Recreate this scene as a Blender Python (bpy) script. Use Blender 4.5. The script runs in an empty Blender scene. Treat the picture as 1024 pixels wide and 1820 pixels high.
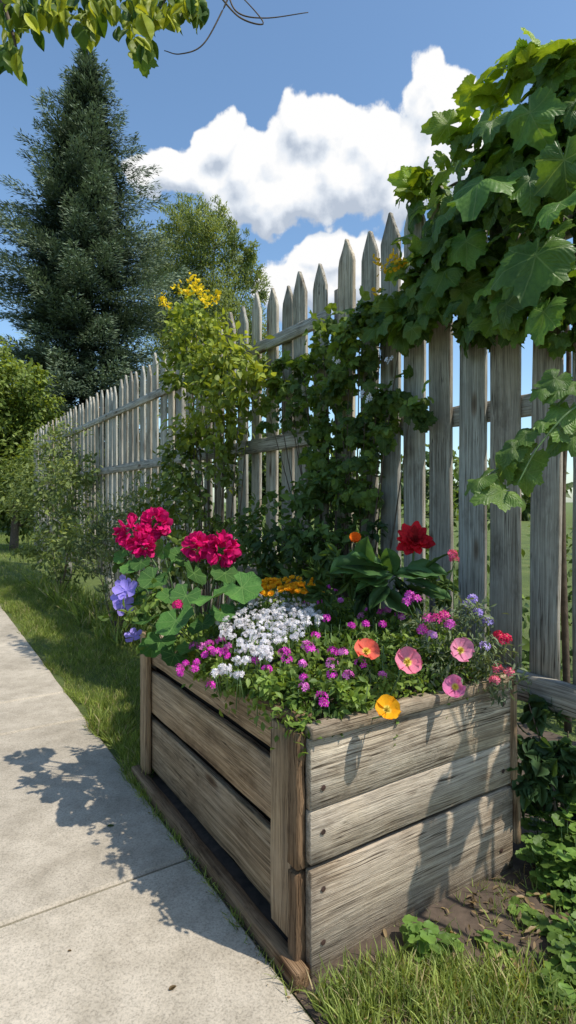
import bpy, math, random
import numpy as np
random.seed(5)
rng=np.random.default_rng(11)
F=1017.0; H=1.3
U=np.array([-.5397,.8419,0.]); V=np.array([.8419,.5397,0.]); Z=np.array([0,0,1.])
def W(a,L,z): return U*a+V*L+Z*z
def P(px,py,Y): return np.array([(px-512)/F*Y, Y, H-(py-890)/F*Y])
def PL(px,py,L): return P(px,py,1208.*L/(px+140))
def nz(v):
    v=np.asarray(v,float); return v/(np.linalg.norm(v,axis=-1,keepdims=True)+1e-9)
SUN=nz([.566,-.30,1.])
scene=bpy.context.scene
# ---------------------------------------------------------------- mesh builder
class MB:
    def __init__(s): s.v=[];s.li=[];s.sz=[];s.uv=[];s.c=[];s.n=0
    def add(s,v,f,uv=None,c=(1,1,1)):
        v=np.asarray(v,float); n=len(v)
        if uv is None: uv=np.zeros((n,3))
        uv=np.asarray(uv,float)
        if uv.shape[1]==2: uv=np.hstack([uv,np.zeros((n,1))])
        c=np.asarray(c,float)
        if c.ndim==1: c=np.tile(c,(n,1))
        s.v.append(v); s.uv.append(uv); s.c.append(c)
        if isinstance(f,np.ndarray):
            s.li.append((f+s.n).ravel()); s.sz.append(np.full(len(f),f.shape[1]))
        else:
            s.li.append(np.array([i+s.n for q in f for i in q])); s.sz.append(np.array([len(q) for q in f]))
        s.n+=n
    def mesh(s,name,org,smooth):
        me=bpy.data.meshes.new(name)
        v=np.vstack(s.v)-np.asarray(org); li=np.concatenate(s.li).astype(np.int32); sz=np.concatenate(s.sz).astype(np.int32)
        me.vertices.add(len(v)); me.vertices.foreach_set('co',v.ravel())
        me.loops.add(len(li)); me.loops.foreach_set('vertex_index',li)
        me.polygons.add(len(sz)); st=np.concatenate([[0],np.cumsum(sz)[:-1]]).astype(np.int32)
        me.polygons.foreach_set('loop_start',st); me.polygons.foreach_set('loop_total',sz)
        me.polygons.foreach_set('use_smooth',np.full(len(sz),smooth))
        a=me.attributes.new('gc','FLOAT_VECTOR','POINT'); a.data.foreach_set('vector',np.vstack(s.uv).ravel())
        c=np.vstack(s.c); c=np.hstack([c,np.ones((len(c),1))])
        a=me.attributes.new('tint','FLOAT_COLOR','POINT'); a.data.foreach_set('color',c.ravel())
        me.update(calc_edges=True); me.validate()
        return me
def meta(o,label=None,category=None,kind=None,group=None):
    if label: o['label']=label
    if category: o['category']=category
    if kind: o['kind']=kind
    if group: o['group']=group
def empty(name,loc,**k):
    o=bpy.data.objects.new(name,None); o.location=tuple(loc); o.empty_display_size=.1
    scene.collection.objects.link(o); meta(o,**k); return o
def mk(name,mb,mat,parent=None,org=(0,0,0),smooth=True,**k):
    if parent is not None: org=tuple(parent.location)
    me=mb.mesh(name,org,smooth); me.materials.append(mat)
    o=bpy.data.objects.new(name,me); scene.collection.objects.link(o)
    if parent is not None: o.parent=parent
    else: o.location=tuple(org)
    meta(o,**k); return o
# ---------------------------------------------------------------- primitives
def plank(mb,org,dx,dy,dz,L,w,t,n=8,jit=.0015,b=.004,tint=(1,1,1),wf=None,bow=0.):
    xs=[0,b]+[b+(L-2*b)*i/n for i in range(1,n)]+[L-b,L]
    if wf: xs=sorted(set(xs+[L-.14,L-.10,L-.06,L-.02,L-.005]))
    off=rng.uniform(-50,50,3); ph=rng.uniform(0,6)
    vs=[];uv=[];fs=[]
    for i,x in enumerate(xs):
        e=b if (i==0 or i==len(xs)-1) else 0
        ww=(w*(wf(x) if wf else 1))/2-e+rng.normal(0,jit); tt=t/2-e+rng.normal(0,jit*.4)
        ww=max(ww,.002); tt=max(tt,.002); bb=min(b,ww*.5,tt*.5)
        sh=rng.normal(0,jit*.5); bz=bow*math.sin(x/L*math.pi+ph*.1)
        for (y,z) in [(-ww+bb,-tt),(ww-bb,-tt),(ww,-tt+bb),(ww,tt-bb),(ww-bb,tt),(-ww+bb,tt),(-ww,tt-bb),(-ww,-tt+bb)]:
            vs.append(np.asarray(org)+dx*x+dy*(y+sh)+dz*(z+bz)); uv.append(np.array([x,y,z])+off)
    m=len(xs)
    for i in range(m-1):
        for j in range(8):
            k=(j+1)%8; fs.append((i*8+j,(i+1)*8+j,(i+1)*8+k,i*8+k))
    fs.append(tuple(range(8))); fs.append(tuple((m-1)*8+j for j in reversed(range(8))))
    mb.add(vs,fs,uv,tint)
def tube(mb,pts,rad,n=6,col=(1,1,1)):
    pts=np.asarray(pts,float); m=len(pts)
    rad=np.full(m,rad) if np.isscalar(rad) else np.asarray(rad)
    vs=[];fs=[];uv=[]
    for i in range(m):
        t=nz(pts[min(i+1,m-1)]-pts[max(i-1,0)]); r=np.array([0.3,.1,1.]) if abs(t[2])<.9 else np.array([1.,.2,0])
        x=nz(np.cross(t,r)); y=np.cross(t,x)
        for j in range(n):
            a=2*math.pi*j/n; vs.append(pts[i]+(x*math.cos(a)+y*math.sin(a))*rad[i]); uv.append((i*.1,math.cos(a)*rad[i],math.sin(a)*rad[i]))
    for i in range(m-1):
        for j in range(n):
            k=(j+1)%n; fs.append((i*n+j,i*n+k,(i+1)*n+k,(i+1)*n+j))
    fs.append(tuple(range(n))[::-1]); fs.append(tuple((m-1)*n+j for j in range(n)))
    mb.add(vs,fs,uv,col)
def curve(pts,n=12):
    pts=np.asarray(pts,float); out=[]
    pp=np.vstack([2*pts[0]-pts[1],pts,2*pts[-1]-pts[-2]])
    for i in range(len(pts)-1):
        p0,p1,p2,p3=pp[i:i+4]
        for k in range(n):
            t=k/n; out.append(.5*((2*p1)+(-p0+p2)*t+(2*p0-5*p1+4*p2-p3)*t*t+(-p0+3*p1-3*p2+p3)*t**3))
    out.append(pts[-1]); return np.array(out)
# ---------------------------------------------------------------- leaf templates
def fan(outline,c,zf,rings=(.5,)):
    o=np.asarray(outline,float); c=np.asarray(c,float); n=len(o)
    pts=[c]
    for r in rings: pts+= [c+(q-c)*r for q in o]
    pts+=list(o); v=np.array(pts); v3=np.zeros((len(v),3)); v3[:,:2]=v
    v3[:,2]=[zf(x,y) for x,y in v]
    f=[(0,i+1,(i+1)%n+1) for i in range(n)]
    for k in range(len(rings)):
        a=1+k*n; b=a+n
        for i in range(n):
            j=(i+1)%n; f+=[(a+i,b+i,b+j),(a+i,b+j,a+j)]
    return v3,np.array(f),v3[:,:2]-c
def t_simple(w=.55):
    h=w/2
    v=np.array([(0,0,0),(-h*.8,.3,.06),(-h*.85,.6,.05),(0,1,-.12),(h*.85,.6,.05),(h*.8,.3,.06),(0,.45,0)],float)
    f=np.array([(0,6,1),(1,6,2),(2,6,3),(3,6,4),(4,6,5),(5,6,0)]); return v,f,v[:,:2]
def t_grape(seed=0,base=.44,curl=1.):
    o=[];Nn=46; r_=np.random.default_rng(seed)
    lobes=[(90,.68,30),(36,.60,27),(144,.60,27),(-20,.51,30),(200,.51,30)]
    lobes=[(a+r_.normal(0,5),r*r_.uniform(.9,1.08),w) for a,r,w in lobes]
    for i in range(Nn):
        dg=-78+336*i/(Nn-1); th=math.radians(dg); r=base*(1 if -60<dg<240 else .86)
        for lc,lr,lw in lobes:
            d=abs((dg-lc+180)%360-180)
            if d<lw*1.2: r=max(r,lr*(1-.33*(d/lw)**1.3))
        r*=1+.045*(1 if i%2 else -1)+r_.normal(0,.012)
        o.append((r*math.cos(th),.36+r*math.sin(th)))
    o.append((0,.28))
    ph=r_.uniform(0,6)
    return fan(o,(0,.34),lambda x,y:curl*(-.40*x*x-.36*(y-.35)**2)+.045*math.sin(9*x+5*y+ph)+.04*math.cos(11*y-4*x+ph)-.10*math.cos(5*math.atan2(x,y-.34))*math.hypot(x,y-.34)**1.5,rings=(.33,.66))
def t_round(seed=0):
    r_=np.random.default_rng(seed); ph=r_.uniform(0,6)
    o=[];Nn=44
    for i in range(Nn):
        th=math.radians(-70)+math.radians(320)*i/(Nn-1); r=.5*(1+.05*math.cos(i*math.pi*2/5.)+r_.normal(0,.012))
        o.append((r*math.cos(th),.45+r*math.sin(th)))
    o.append((0,.38))
    return fan(o,(0,.42),lambda x,y:.25*(x*x+(y-.45)**2)+.16*math.hypot(x,y-.42)**2*math.sin(4*math.atan2(y-.42,x)+ph)+.02*math.sin(14*x+ph)*math.cos(12*y),rings=(.4,.75))
def t_ovate(w=.27):
    Nn=9; ys=np.linspace(0,1,Nn); ws=w*np.sin(np.pi*ys**.8)**.9
    L=[(-w_,y) for w_,y in zip(ws[1:-1],ys[1:-1])]; R=[(w_,y) for w_,y in zip(ws[1:-1],ys[1:-1])]
    v=[(0,y,-.25*(y-.3)**2) for y in ys]+[(x,y,.06-.25*(y-.3)**2+.02*math.sin(20*y)) for x,y in L]+[(x,y,.06-.25*(y-.3)**2+.02*math.cos(20*y)) for x,y in R]
    v=np.array(v); f=[]
    for s,off in ((0,Nn),(1,Nn+7)):
        f.append((0,1,off))
        for i in range(6): f+= [(i+1,i+2,off+i),(i+2,off+i+1,off+i)]
        f.append((7,8,off+6))
    return v,np.array(f),v[:,:2]
def t_petal(w=.8,cup=.35,wav=.05):
    v=[(0,0,0)]
    for j,(yy,ww) in enumerate([(.35,.6),(.7,1.),(1.,.62)]):
        for i in range(5):
            s=(i-2)/2.; y=yy-(.10*s*s if j==2 else 0)*1.5
            v.append((s*w/2*ww,y,cup*(y*y)+.12*s*s*w+wav*math.sin(5*s+3*j)))
    f=[(0,i+1,i+2) for i in range(4)]
    for r in range(2):
        for i in range(4):
            a=1+r*5+i; f+=[(a,a+5,a+6),(a,a+6,a+1)]
    v=np.array(v,float); return v,np.array(f),v[:,:2]
def t_floret(n=5,z=.12):
    v=[(0,0,0)];f=[]
    for k in range(n):
        a=2*math.pi*k/n
        for da,r in ((-.42,.62),(-.2,1.),(.2,1.),(.42,.62)): v.append((r*math.cos(a+da),r*math.sin(a+da),z*r))
        b=1+4*k; f+=[(0,b,b+1),(0,b+1,b+2),(0,b+2,b+3)]
    v=np.array(v,float); return v,np.array(f),v[:,:2]
def t_blade():
    v=np.array([(-.035,0,0),(.035,0,0),(-.028,.4,.04),(.028,.4,.04),(-.016,.75,.17),(.016,.75,.17),(0,1,.36)],float)
    f=np.array([(0,1,3),(0,3,2),(2,3,5),(2,5,4),(4,5,6)]); return v,f,v[:,:2]
def t_needle():
    v=np.array([(0,0,0),(-.13,.4,.03),(0,1,0),(.13,.4,.03)],float); return v,np.array([(0,3,2),(0,2,1)]),v[:,:2]
TS=t_simple();TGs=[t_grape(s) for s in range(1,6)];TRs=[t_round(s) for s in range(4)];TO=t_ovate();TOW=t_ovate(.42);TP=t_petal();TF=t_floret();TB=t_blade();TN=t_needle()
TSW=t_simple(.3)
def inst(mb,T,pos,yd,nr,sc,col):
    pos=np.atleast_2d(pos);Nn=len(pos)
    if isinstance(T,list):
        yd=np.broadcast_to(yd,(Nn,3)); nr=np.broadcast_to(nr,(Nn,3)); sc=np.broadcast_to(sc,(Nn,)); col=np.broadcast_to(col,(Nn,3)); w=rng.integers(0,len(T),Nn)
        for k in range(len(T)):
            m=w==k
            if m.any(): inst(mb,T[k],pos[m],yd[m],nr[m],sc[m],col[m])
        return
    y=nz(np.broadcast_to(yd,(Nn,3))); nr=np.broadcast_to(nr,(Nn,3))
    x=nz(np.cross(y,nr)); z=np.cross(x,y)
    sc=np.broadcast_to(sc,(Nn,)); col=np.broadcast_to(col,(Nn,3))
    tv,tf,tu=T; m=len(tv)
    v=pos[:,None,:]+sc[:,None,None]*(x[:,None,:]*tv[None,:,0:1]+y[:,None,:]*tv[None,:,1:2]+z[:,None,:]*tv[None,:,2:3])
    f=(tf[None]+(np.arange(Nn)*m)[:,None,None]).reshape(-1,3)
    uv=np.tile(tu,(Nn,1)); c=np.repeat(col,m,axis=0)
    mb.add(v.reshape(-1,3),f,uv,c)
def rdir(n): return nz(rng.normal(size=(n,3)))
def foliage(mb,T,blobs,dens,size,dark,light,droop=.4,per=22,spread=.3,face=None,inner=.45,up=.6):
    dark=np.array(dark);light=np.array(light)
    for b in blobs:
        c=np.asarray(b[0],float); r=np.asarray(b[1],float)*np.ones(3); rm=float(np.mean(r))
        n=max(8,int(dens*rm*rm)); k=max(3,n//per)
        d=rdir(k); cc=c+d*r*rng.uniform(inner,1.02,(k,1)); tone=rng.normal(0,.18,k)
        idx=rng.integers(0,k,n); p=cc[idx]+rng.normal(0,spread*rm,(n,3))*.55*np.array([1,1,.8])
        p[:,2]=np.maximum(p[:,2],.02)
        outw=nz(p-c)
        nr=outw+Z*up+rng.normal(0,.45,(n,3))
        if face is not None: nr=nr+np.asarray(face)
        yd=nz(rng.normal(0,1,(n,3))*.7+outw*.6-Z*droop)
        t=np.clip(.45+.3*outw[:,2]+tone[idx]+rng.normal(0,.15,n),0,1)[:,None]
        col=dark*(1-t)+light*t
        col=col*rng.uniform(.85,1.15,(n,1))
        inst(mb,T,p,yd,nr,size*rng.uniform(.55,1.15,n),col)
# ---------------------------------------------------------------- materials
def newmat(name):
    m=bpy.data.materials.new(name); m.use_nodes=True; nt=m.node_tree; nt.nodes.clear(); return m,nt
def N(nt,t,**k):
    n=nt.nodes.new(t)
    for a,b in k.items(): setattr(n,a,b)
    return n
def lk(nt,a,b): nt.links.new(a,b)
def attr(nt,nm):
    n=N(nt,'ShaderNodeAttribute'); n.attribute_name=nm; return n
def noise(nt,vec,scale,detail=4,rough=.55,mapscale=None):
    if mapscale:
        mp=N(nt,'ShaderNodeMapping'); mp.inputs['Scale'].default_value=mapscale; lk(nt,vec,mp.inputs[0]); vec=mp.outputs[0]
    n=N(nt,'ShaderNodeTexNoise'); n.inputs['Scale'].default_value=scale; n.inputs['Detail'].default_value=detail; n.inputs['Roughness'].default_value=rough
    lk(nt,vec,n.inputs['Vector']); return n
def ramp(nt,fac,stops):
    r=N(nt,'ShaderNodeValToRGB'); e=r.color_ramp.elements
    while len(e)<len(stops): e.new(.5)
    for q,(p,c) in zip(e,stops): q.position=p; q.color=(*c,1) if len(c)==3 else c
    lk(nt,fac,r.inputs[0]); return r
def mixc(nt,mode,fac,a,b):
    m=N(nt,'ShaderNodeMix',data_type='RGBA',blend_type=mode)
    for s,x in ((m.inputs[0],fac),(m.inputs[6],a),(m.inputs[7],b)):
        if hasattr(x,'is_output'): lk(nt,x,s)
        else: s.default_value=x if not isinstance(x,tuple) else ((*x,1) if len(x)==3 else x)
    return m.outputs[2]
def math_(nt,op,a,b=None,c=None):
    m=N(nt,'ShaderNodeMath',operation=op)
    for i,x in enumerate((a,b,c)):
        if x is None: continue
        if isinstance(x,(int,float)): m.inputs[i].default_value=x
        else: lk(nt,x,m.inputs[i])
    return m.outputs[0]
def out(nt,sh):
    o=N(nt,'ShaderNodeOutputMaterial'); lk(nt,sh,o.inputs[0])
def leafmat(name,veins=False,trans=.35,rough=.5,tcol=(1.5,1.35,.5),spec=.3,k=54.,vcol=(.30,.38,.14),vf=.4):
    m,nt=newmat(name); t=attr(nt,'tint'); g=attr(nt,'gc'); geo=N(nt,'ShaderNodeNewGeometry')
    nn=noise(nt,geo.outputs['Position'],9,1)
    r=ramp(nt,nn.outputs[0],[(.3,(.72,.75,.78)),(.7,(1.22,1.17,1.05))])
    col=mixc(nt,'MULTIPLY',1.,t.outputs['Color'],r.outputs[0])
    p=N(nt,'ShaderNodeBsdfPrincipled')
    p.inputs['Roughness'].default_value=rough; p.inputs['Specular IOR Level'].default_value=spec
    if veins:
        s=N(nt,'ShaderNodeSeparateXYZ'); lk(nt,g.outputs['Vector'],s.inputs[0])
        ang=math_(nt,'ARCTAN2',s.outputs[0],s.outputs[1]); pp=math_(nt,'PINGPONG',ang,math.radians(k/2))
        ln=N(nt,'ShaderNodeVectorMath',operation='LENGTH'); lk(nt,g.outputs['Vector'],ln.inputs[0])
        d=math_(nt,'MULTIPLY',pp,ln.outputs['Value'])
        sec=math_(nt,'SINE',math_(nt,'ADD',math_(nt,'MULTIPLY',ln.outputs['Value'],60.),math_(nt,'MULTIPLY',pp,-38.)))
        mr=N(nt,'ShaderNodeMapRange'); mr.inputs[1].default_value=.003; mr.inputs[2].default_value=.014; mr.inputs[3].default_value=1; mr.inputs[4].default_value=0
        lk(nt,d,mr.inputs[0])
        mott=noise(nt,g.outputs['Vector'],14,3,.6); mr2=ramp(nt,mott.outputs[0],[(.35,(.75,.8,.75)),(.65,(1.15,1.12,1.1))])
        col=mixc(nt,'MULTIPLY',.8,col,mr2.outputs[0])
        col=mixc(nt,'MIX',math_(nt,'MULTIPLY',mr.outputs[0],vf),col,vcol)
        b=N(nt,'ShaderNodeBump'); b.inputs['Strength'].default_value=.45; b.inputs['Distance'].default_value=.005
        lk(nt,math_(nt,'ADD',math_(nt,'ADD',math_(nt,'MULTIPLY',mr.outputs[0],-1.),math_(nt,'MULTIPLY',sec,.2)),mott.outputs[0]),b.inputs['Height']); lk(nt,b.outputs[0],p.inputs['Normal'])
    lk(nt,col,p.inputs['Base Color'])
    tr=N(nt,'ShaderNodeBsdfTranslucent'); tc=mixc(nt,'MULTIPLY',1.,col,(*tcol,1)); lk(nt,tc,tr.inputs[0])
    mx=N(nt,'ShaderNodeMixShader'); mx.inputs[0].default_value=trans; lk(nt,p.outputs[0],mx.inputs[1]); lk(nt,tr.outputs[0],mx.inputs[2]); out(nt,mx.outputs[0]); return m
def woodmat(name,c1,c2,c3,dirt=.5,silver=(.36,.35,.33),sil=.5,warpf=.008,crk=.9,bump=1.):
    m,nt=newmat(name); g=attr(nt,'gc'); t=attr(nt,'tint'); gv=g.outputs['Vector']
    warp=noise(nt,gv,2.5,2,mapscale=(1,3,3))
    wv=N(nt,'ShaderNodeVectorMath',operation='MULTIPLY_ADD'); lk(nt,warp.outputs['Color'],wv.inputs[0]); wv.inputs[1].default_value=(0,warpf*2,warpf*2); lk(nt,gv,wv.inputs[2]); gv2=wv.outputs[0]
    a=noise(nt,gv2,34,6,.7,mapscale=(.04,1.8,1.8)); b=noise(nt,gv2,120,3,.75,mapscale=(.03,3,3)); c=noise(nt,gv,4.5,5,.7,mapscale=(.7,1.3,1.3)); d=noise(nt,gv,2.,3,.6)
    base=ramp(nt,a.outputs[0],[(.32,c1),(.5,c2),(.66,c3)])
    sm=ramp(nt,d.outputs[0],[(.42,(0,0,0)),(.62,(1,1,1))])
    col=mixc(nt,'MIX',math_(nt,'MULTIPLY',sm.outputs[0],sil),base.outputs[0],silver)
    fine=ramp(nt,b.outputs[0],[(.34,(.42,.39,.36)),(.48,(.96,.96,.96)),(.72,(1.25,1.25,1.25))])
    col=mixc(nt,'MULTIPLY',.95,col,fine.outputs[0])
    st=ramp(nt,c.outputs[0],[(.30,(.34,.29,.25)),(.46,(.90,.88,.86)),(.66,(1.2,1.18,1.14))])
    col=mixc(nt,'MULTIPLY',dirt,col,st.outputs[0])
    mp=N(nt,'ShaderNodeMapping'); mp.inputs['Scale'].default_value=(2.4,8,2); lk(nt,gv,mp.inputs[0])
    vo=N(nt,'ShaderNodeTexVoronoi'); vo.inputs['Scale'].default_value=1.; lk(nt,mp.outputs[0],vo.inputs['Vector'])
    kn=ramp(nt,vo.outputs['Distance'],[(.04,(.20,.13,.09)),(.09,(.5,.4,.33)),(.16,(1,1,1))])
    col=mixc(nt,'MULTIPLY',.85,col,kn.outputs[0])
    cr=noise(nt,gv2,15,2,.5,mapscale=(.05,4.5,4.5)); ck=ramp(nt,cr.outputs[0],[(.480,(1,1,1)),(.497,(.10,.075,.06)),(.503,(.10,.075,.06)),(.520,(1,1,1))])
    ckm=noise(nt,gv,3.4,2); ckf=ramp(nt,ckm.outputs[0],[(.46,(0,0,0)),(.55,(crk,crk,crk))])
    col=mixc(nt,'MULTIPLY',ckf.outputs[0],col,ck.outputs[0])
    col=mixc(nt,'MULTIPLY',1.,col,t.outputs['Color'])
    p=N(nt,'ShaderNodeBsdfPrincipled'); p.inputs['Roughness'].default_value=.88; p.inputs['Specular IOR Level'].default_value=.15
    lk(nt,col,p.inputs['Base Color'])
    bp=N(nt,'ShaderNodeBump'); bp.inputs['Strength'].default_value=bump; bp.inputs['Distance'].default_value=.005
    hh=math_(nt,'ADD',math_(nt,'MULTIPLY',a.outputs[0],.9),math_(nt,'MULTIPLY',b.outputs[0],.9)); lk(nt,hh,bp.inputs['Height']); lk(nt,bp.outputs[0],p.inputs['Normal'])
    out(nt,p.outputs[0]); return m
def plain(name,col,rough=.7):
    m,nt=newmat(name); geo=N(nt,'ShaderNodeNewGeometry'); n=noise(nt,geo.outputs['Position'],25,4)
    r=ramp(nt,n.outputs[0],[(.3,tuple(x*.6 for x in col)),(.7,tuple(min(1,x*1.3) for x in col))]); c=r.outputs[0]
    p=N(nt,'ShaderNodeBsdfPrincipled'); p.inputs['Roughness'].default_value=rough; lk(nt,c,p.inputs['Base Color'])
    b=N(nt,'ShaderNodeBump'); b.inputs['Strength'].default_value=.5; b.inputs['Distance'].default_value=.01; lk(nt,n.outputs[0],b.inputs['Height']); lk(nt,b.outputs[0],p.inputs['Normal'])
    out(nt,p.outputs[0]); return m
def petalmat(name,ctr=(.6,.6,.1),cr=.0,trans=.35):
    m,nt=newmat(name); t=attr(nt,'tint'); g=attr(nt,'gc'); ln=N(nt,'ShaderNodeVectorMath',operation='LENGTH'); lk(nt,g.outputs['Vector'],ln.inputs[0])
    col=t.outputs['Color']
    st=noise(nt,g.outputs['Vector'],6,2,mapscale=(4,.8,1)); sr=ramp(nt,st.outputs[0],[(.3,(.82,.8,.82)),(.7,(1.12,1.1,1.12))])
    col=mixc(nt,'MULTIPLY',.9,col,sr.outputs[0])
    if cr>0:
        r=ramp(nt,ln.outputs['Value'],[(cr*.6,(1,1,1)),(cr,(0,0,0))]); col=mixc(nt,'MIX',r.outputs[0],col,ctr)
    p=N(nt,'ShaderNodeBsdfPrincipled'); p.inputs['Roughness'].default_value=.6; p.inputs['Specular IOR Level'].default_value=.2; lk(nt,col,p.inputs['Base Color'])
    tr=N(nt,'ShaderNodeBsdfTranslucent'); lk(nt,col,tr.inputs[0])
    mx=N(nt,'ShaderNodeMixShader'); mx.inputs[0].default_value=trans; lk(nt,p.outputs[0],mx.inputs[1]); lk(nt,tr.outputs[0],mx.inputs[2]); out(nt,mx.outputs[0]); return m
M_leaf=leafmat('small_leaf'); M_vein=leafmat('veined_leaf',True,.38,.42,spec=.35); M_round=leafmat('round_leaf',True,.22,.6,k=45.,spec=.15,vcol=(.20,.33,.10),vf=.6)
M_grass=leafmat('grass_blade',trans=.35,rough=.55); M_needle=leafmat('spruce_needle',trans=.1,rough=.6,tcol=(1,1,.8),spec=.15)
M_crown=leafmat('tree_leaf',trans=.4)
M_planter=woodmat('weathered_planter_wood',(.17,.125,.085),(.42,.345,.255),(.62,.54,.43),dirt=.85,silver=(.50,.455,.39),sil=.55)  # front wood colour raised and warmed to stand in for stronger sunlight
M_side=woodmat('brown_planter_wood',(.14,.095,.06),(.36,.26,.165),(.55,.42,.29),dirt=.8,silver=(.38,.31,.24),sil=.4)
M_fence=woodmat('grey_fence_wood',(.18,.16,.13),(.38,.35,.30),(.57,.54,.48),dirt=.8,silver=(.46,.44,.40),sil=.5,bump=.8)
M_bark=plain('bark',(.09,.065,.045),.9); M_stem=plain('green_stem',(.10,.17,.05),.6); M_twig=plain('twig_bark',(.10,.07,.045),.8)
M_soil=plain('soil',(.085,.06,.042),.95); M_nail=plain('rusty_nail',(.05,.025,.018),.6); M_rust=plain('rusty_post_wood',(.34,.15,.06),.8)
M_petal=petalmat('petal'); M_floret=petalmat('floret',(.75,.7,.35),.22,.25); M_poppy=petalmat('poppy_petal',(.9,.8,.15),.36,.4)
M_ctr=plain('flower_centre',(.65,.50,.05),.8)
m,nt=newmat('concrete'); geo=N(nt,'ShaderNodeNewGeometry'); ps=geo.outputs['Position']
a=noise(nt,ps,1.7,5,.6); b=noise(nt,ps,160,3,.7); c=noise(nt,ps,9,5,.65)
col=ramp(nt,a.outputs[0],[(.3,(.33,.285,.225)),(.7,(.48,.42,.34))]).outputs[0]
col=mixc(nt,'MULTIPLY',.95,col,ramp(nt,b.outputs[0],[(.3,(.58,.58,.56)),(.5,(1,1,1)),(.72,(1.22,1.2,1.18))]).outputs[0])
col=mixc(nt,'MULTIPLY',.8,col,ramp(nt,c.outputs[0],[(.3,(.72,.71,.68)),(.6,(1.05,1.05,1.05))]).outputs[0])
col=mixc(nt,'MULTIPLY',1.,col,attr(nt,'tint').outputs['Color'])
p=N(nt,'ShaderNodeBsdfPrincipled'); p.inputs['Roughness'].default_value=.9; lk(nt,col,p.inputs['Base Color'])
bp=N(nt,'ShaderNodeBump'); bp.inputs['Strength'].default_value=.6; bp.inputs['Distance'].default_value=.003
lk(nt,math_(nt,'ADD',b.outputs[0],c.outputs[0]),bp.inputs['Height']); lk(nt,bp.outputs[0],p.inputs['Normal']); out(nt,p.outputs[0]); M_conc=m
m,nt=newmat('lawn_ground'); geo=N(nt,'ShaderNodeNewGeometry'); ps=geo.outputs['Position']
a=noise(nt,ps,1.2,5,.65); b=noise(nt,ps,70,3,.7)
col=ramp(nt,a.outputs[0],[(.3,(.07,.11,.02)),(.55,(.13,.18,.04)),(.75,(.20,.22,.075))]).outputs[0]
col=mixc(nt,'MULTIPLY',.9,col,ramp(nt,b.outputs[0],[(.3,(.35,.4,.3)),(.7,(1.4,1.3,1.2))]).outputs[0])
p=N(nt,'ShaderNodeBsdfPrincipled'); p.inputs['Roughness'].default_value=.95; lk(nt,col,p.inputs['Base Color'])
bp=N(nt,'ShaderNodeBump'); bp.inputs['Strength'].default_value=1.; bp.inputs['Distance'].default_value=.03; lk(nt,b.outputs[0],bp.inputs['Height']); lk(nt,bp.outputs[0],p.inputs['Normal']); out(nt,p.outputs[0]); M_lawn=m
# ---------------------------------------------------------------- ground, sidewalk, bed
mb=MB(); S=450
g=np.linspace(-S,S,21); vs=[(x,y,0) for y in g for x in g]; n=21
mb.add(vs,[(j*n+i,j*n+i+1,(j+1)*n+i+1,(j+1)*n+i) for j in range(n-1) for i in range(n-1)])
mk('ground',mb,M_lawn,kind='structure',label='green lawn ground stretching beside the path',category='lawn')
mb=MB(); joints=[-3.,-1.3,.3,1.93,3.50,4.05,5.7,7.3,8.9,10.5,12.1,13.7,15.3,16.9,18.5,20.1,23,26,30,34,38]
for i in range(len(joints)-1):
    a0,a1=joints[i]+.007,joints[i+1]-.007
    tt=1+rng.normal(0,.04)
    plank(mb,W(a0,-.08,-.015),U,V,Z,a1-a0,1.80,.06,n=14,jit=.0012,b=.009,tint=(tt,tt,tt*.99))
mk('sidewalk',mb,M_conc,kind='structure',smooth=False,label='pale concrete slab sidewalk with narrow joints',category='sidewalk')
mb=MB(); na,nl=60,36; aa=np.linspace(-.6,2.85,na); ll=np.linspace(.825,2.9,nl); vs=[]
for a_ in aa:
    for l_ in ll:
        edge=max(0,min(1,(l_-.825)/.15,(2.85-a_)/.15)); vs.append(W(a_,l_,.005+edge*(.018+.012*math.sin(7*a_+3*l_)*math.cos(9*l_)+rng.uniform(0,.014))))
mb.add(vs,[(i*nl+j,i*nl+j+1,(i+1)*nl+j+1,(i+1)*nl+j) for i in range(na-1) for j in range(nl-1)])
mk('garden_bed',mb,M_soil,kind='structure',label='dark bare soil bed under the fence',category='soil')
# ---------------------------------------------------------------- planter
A0,A1,L0,L1=1.285,2.64,.875,1.725
pl=empty('wooden_planter',W(A0,L0,0),label='weathered wooden plank planter box beside concrete sidewalk, full of flowers',category='planter')
def tn(s=.08,warm=0): t=1+rng.normal(0,s); return (t*(1+warm),t,t*(1-warm))
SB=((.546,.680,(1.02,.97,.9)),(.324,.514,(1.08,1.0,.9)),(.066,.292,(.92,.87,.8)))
mb=MB()
for z0,z1,tt in SB:
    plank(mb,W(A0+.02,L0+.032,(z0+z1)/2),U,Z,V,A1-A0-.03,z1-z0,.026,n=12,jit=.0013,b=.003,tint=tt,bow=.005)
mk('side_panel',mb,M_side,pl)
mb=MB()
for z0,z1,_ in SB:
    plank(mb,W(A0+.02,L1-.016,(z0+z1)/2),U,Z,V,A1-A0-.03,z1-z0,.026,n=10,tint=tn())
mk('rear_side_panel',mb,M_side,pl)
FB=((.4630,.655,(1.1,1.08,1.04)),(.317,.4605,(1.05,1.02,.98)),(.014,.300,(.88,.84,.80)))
mb=MB()
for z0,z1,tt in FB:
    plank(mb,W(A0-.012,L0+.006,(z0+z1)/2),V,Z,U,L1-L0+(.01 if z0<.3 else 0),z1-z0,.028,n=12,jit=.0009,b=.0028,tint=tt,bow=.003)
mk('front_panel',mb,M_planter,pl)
mb=MB()
for z0,z1,tt in FB:
    plank(mb,W(A1+.01,L0+.006,(z0+z1)/2),V,Z,U,L1-L0,z1-z0,.028,n=10,tint=tn())
mk('end_panel',mb,M_planter,pl)
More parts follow.
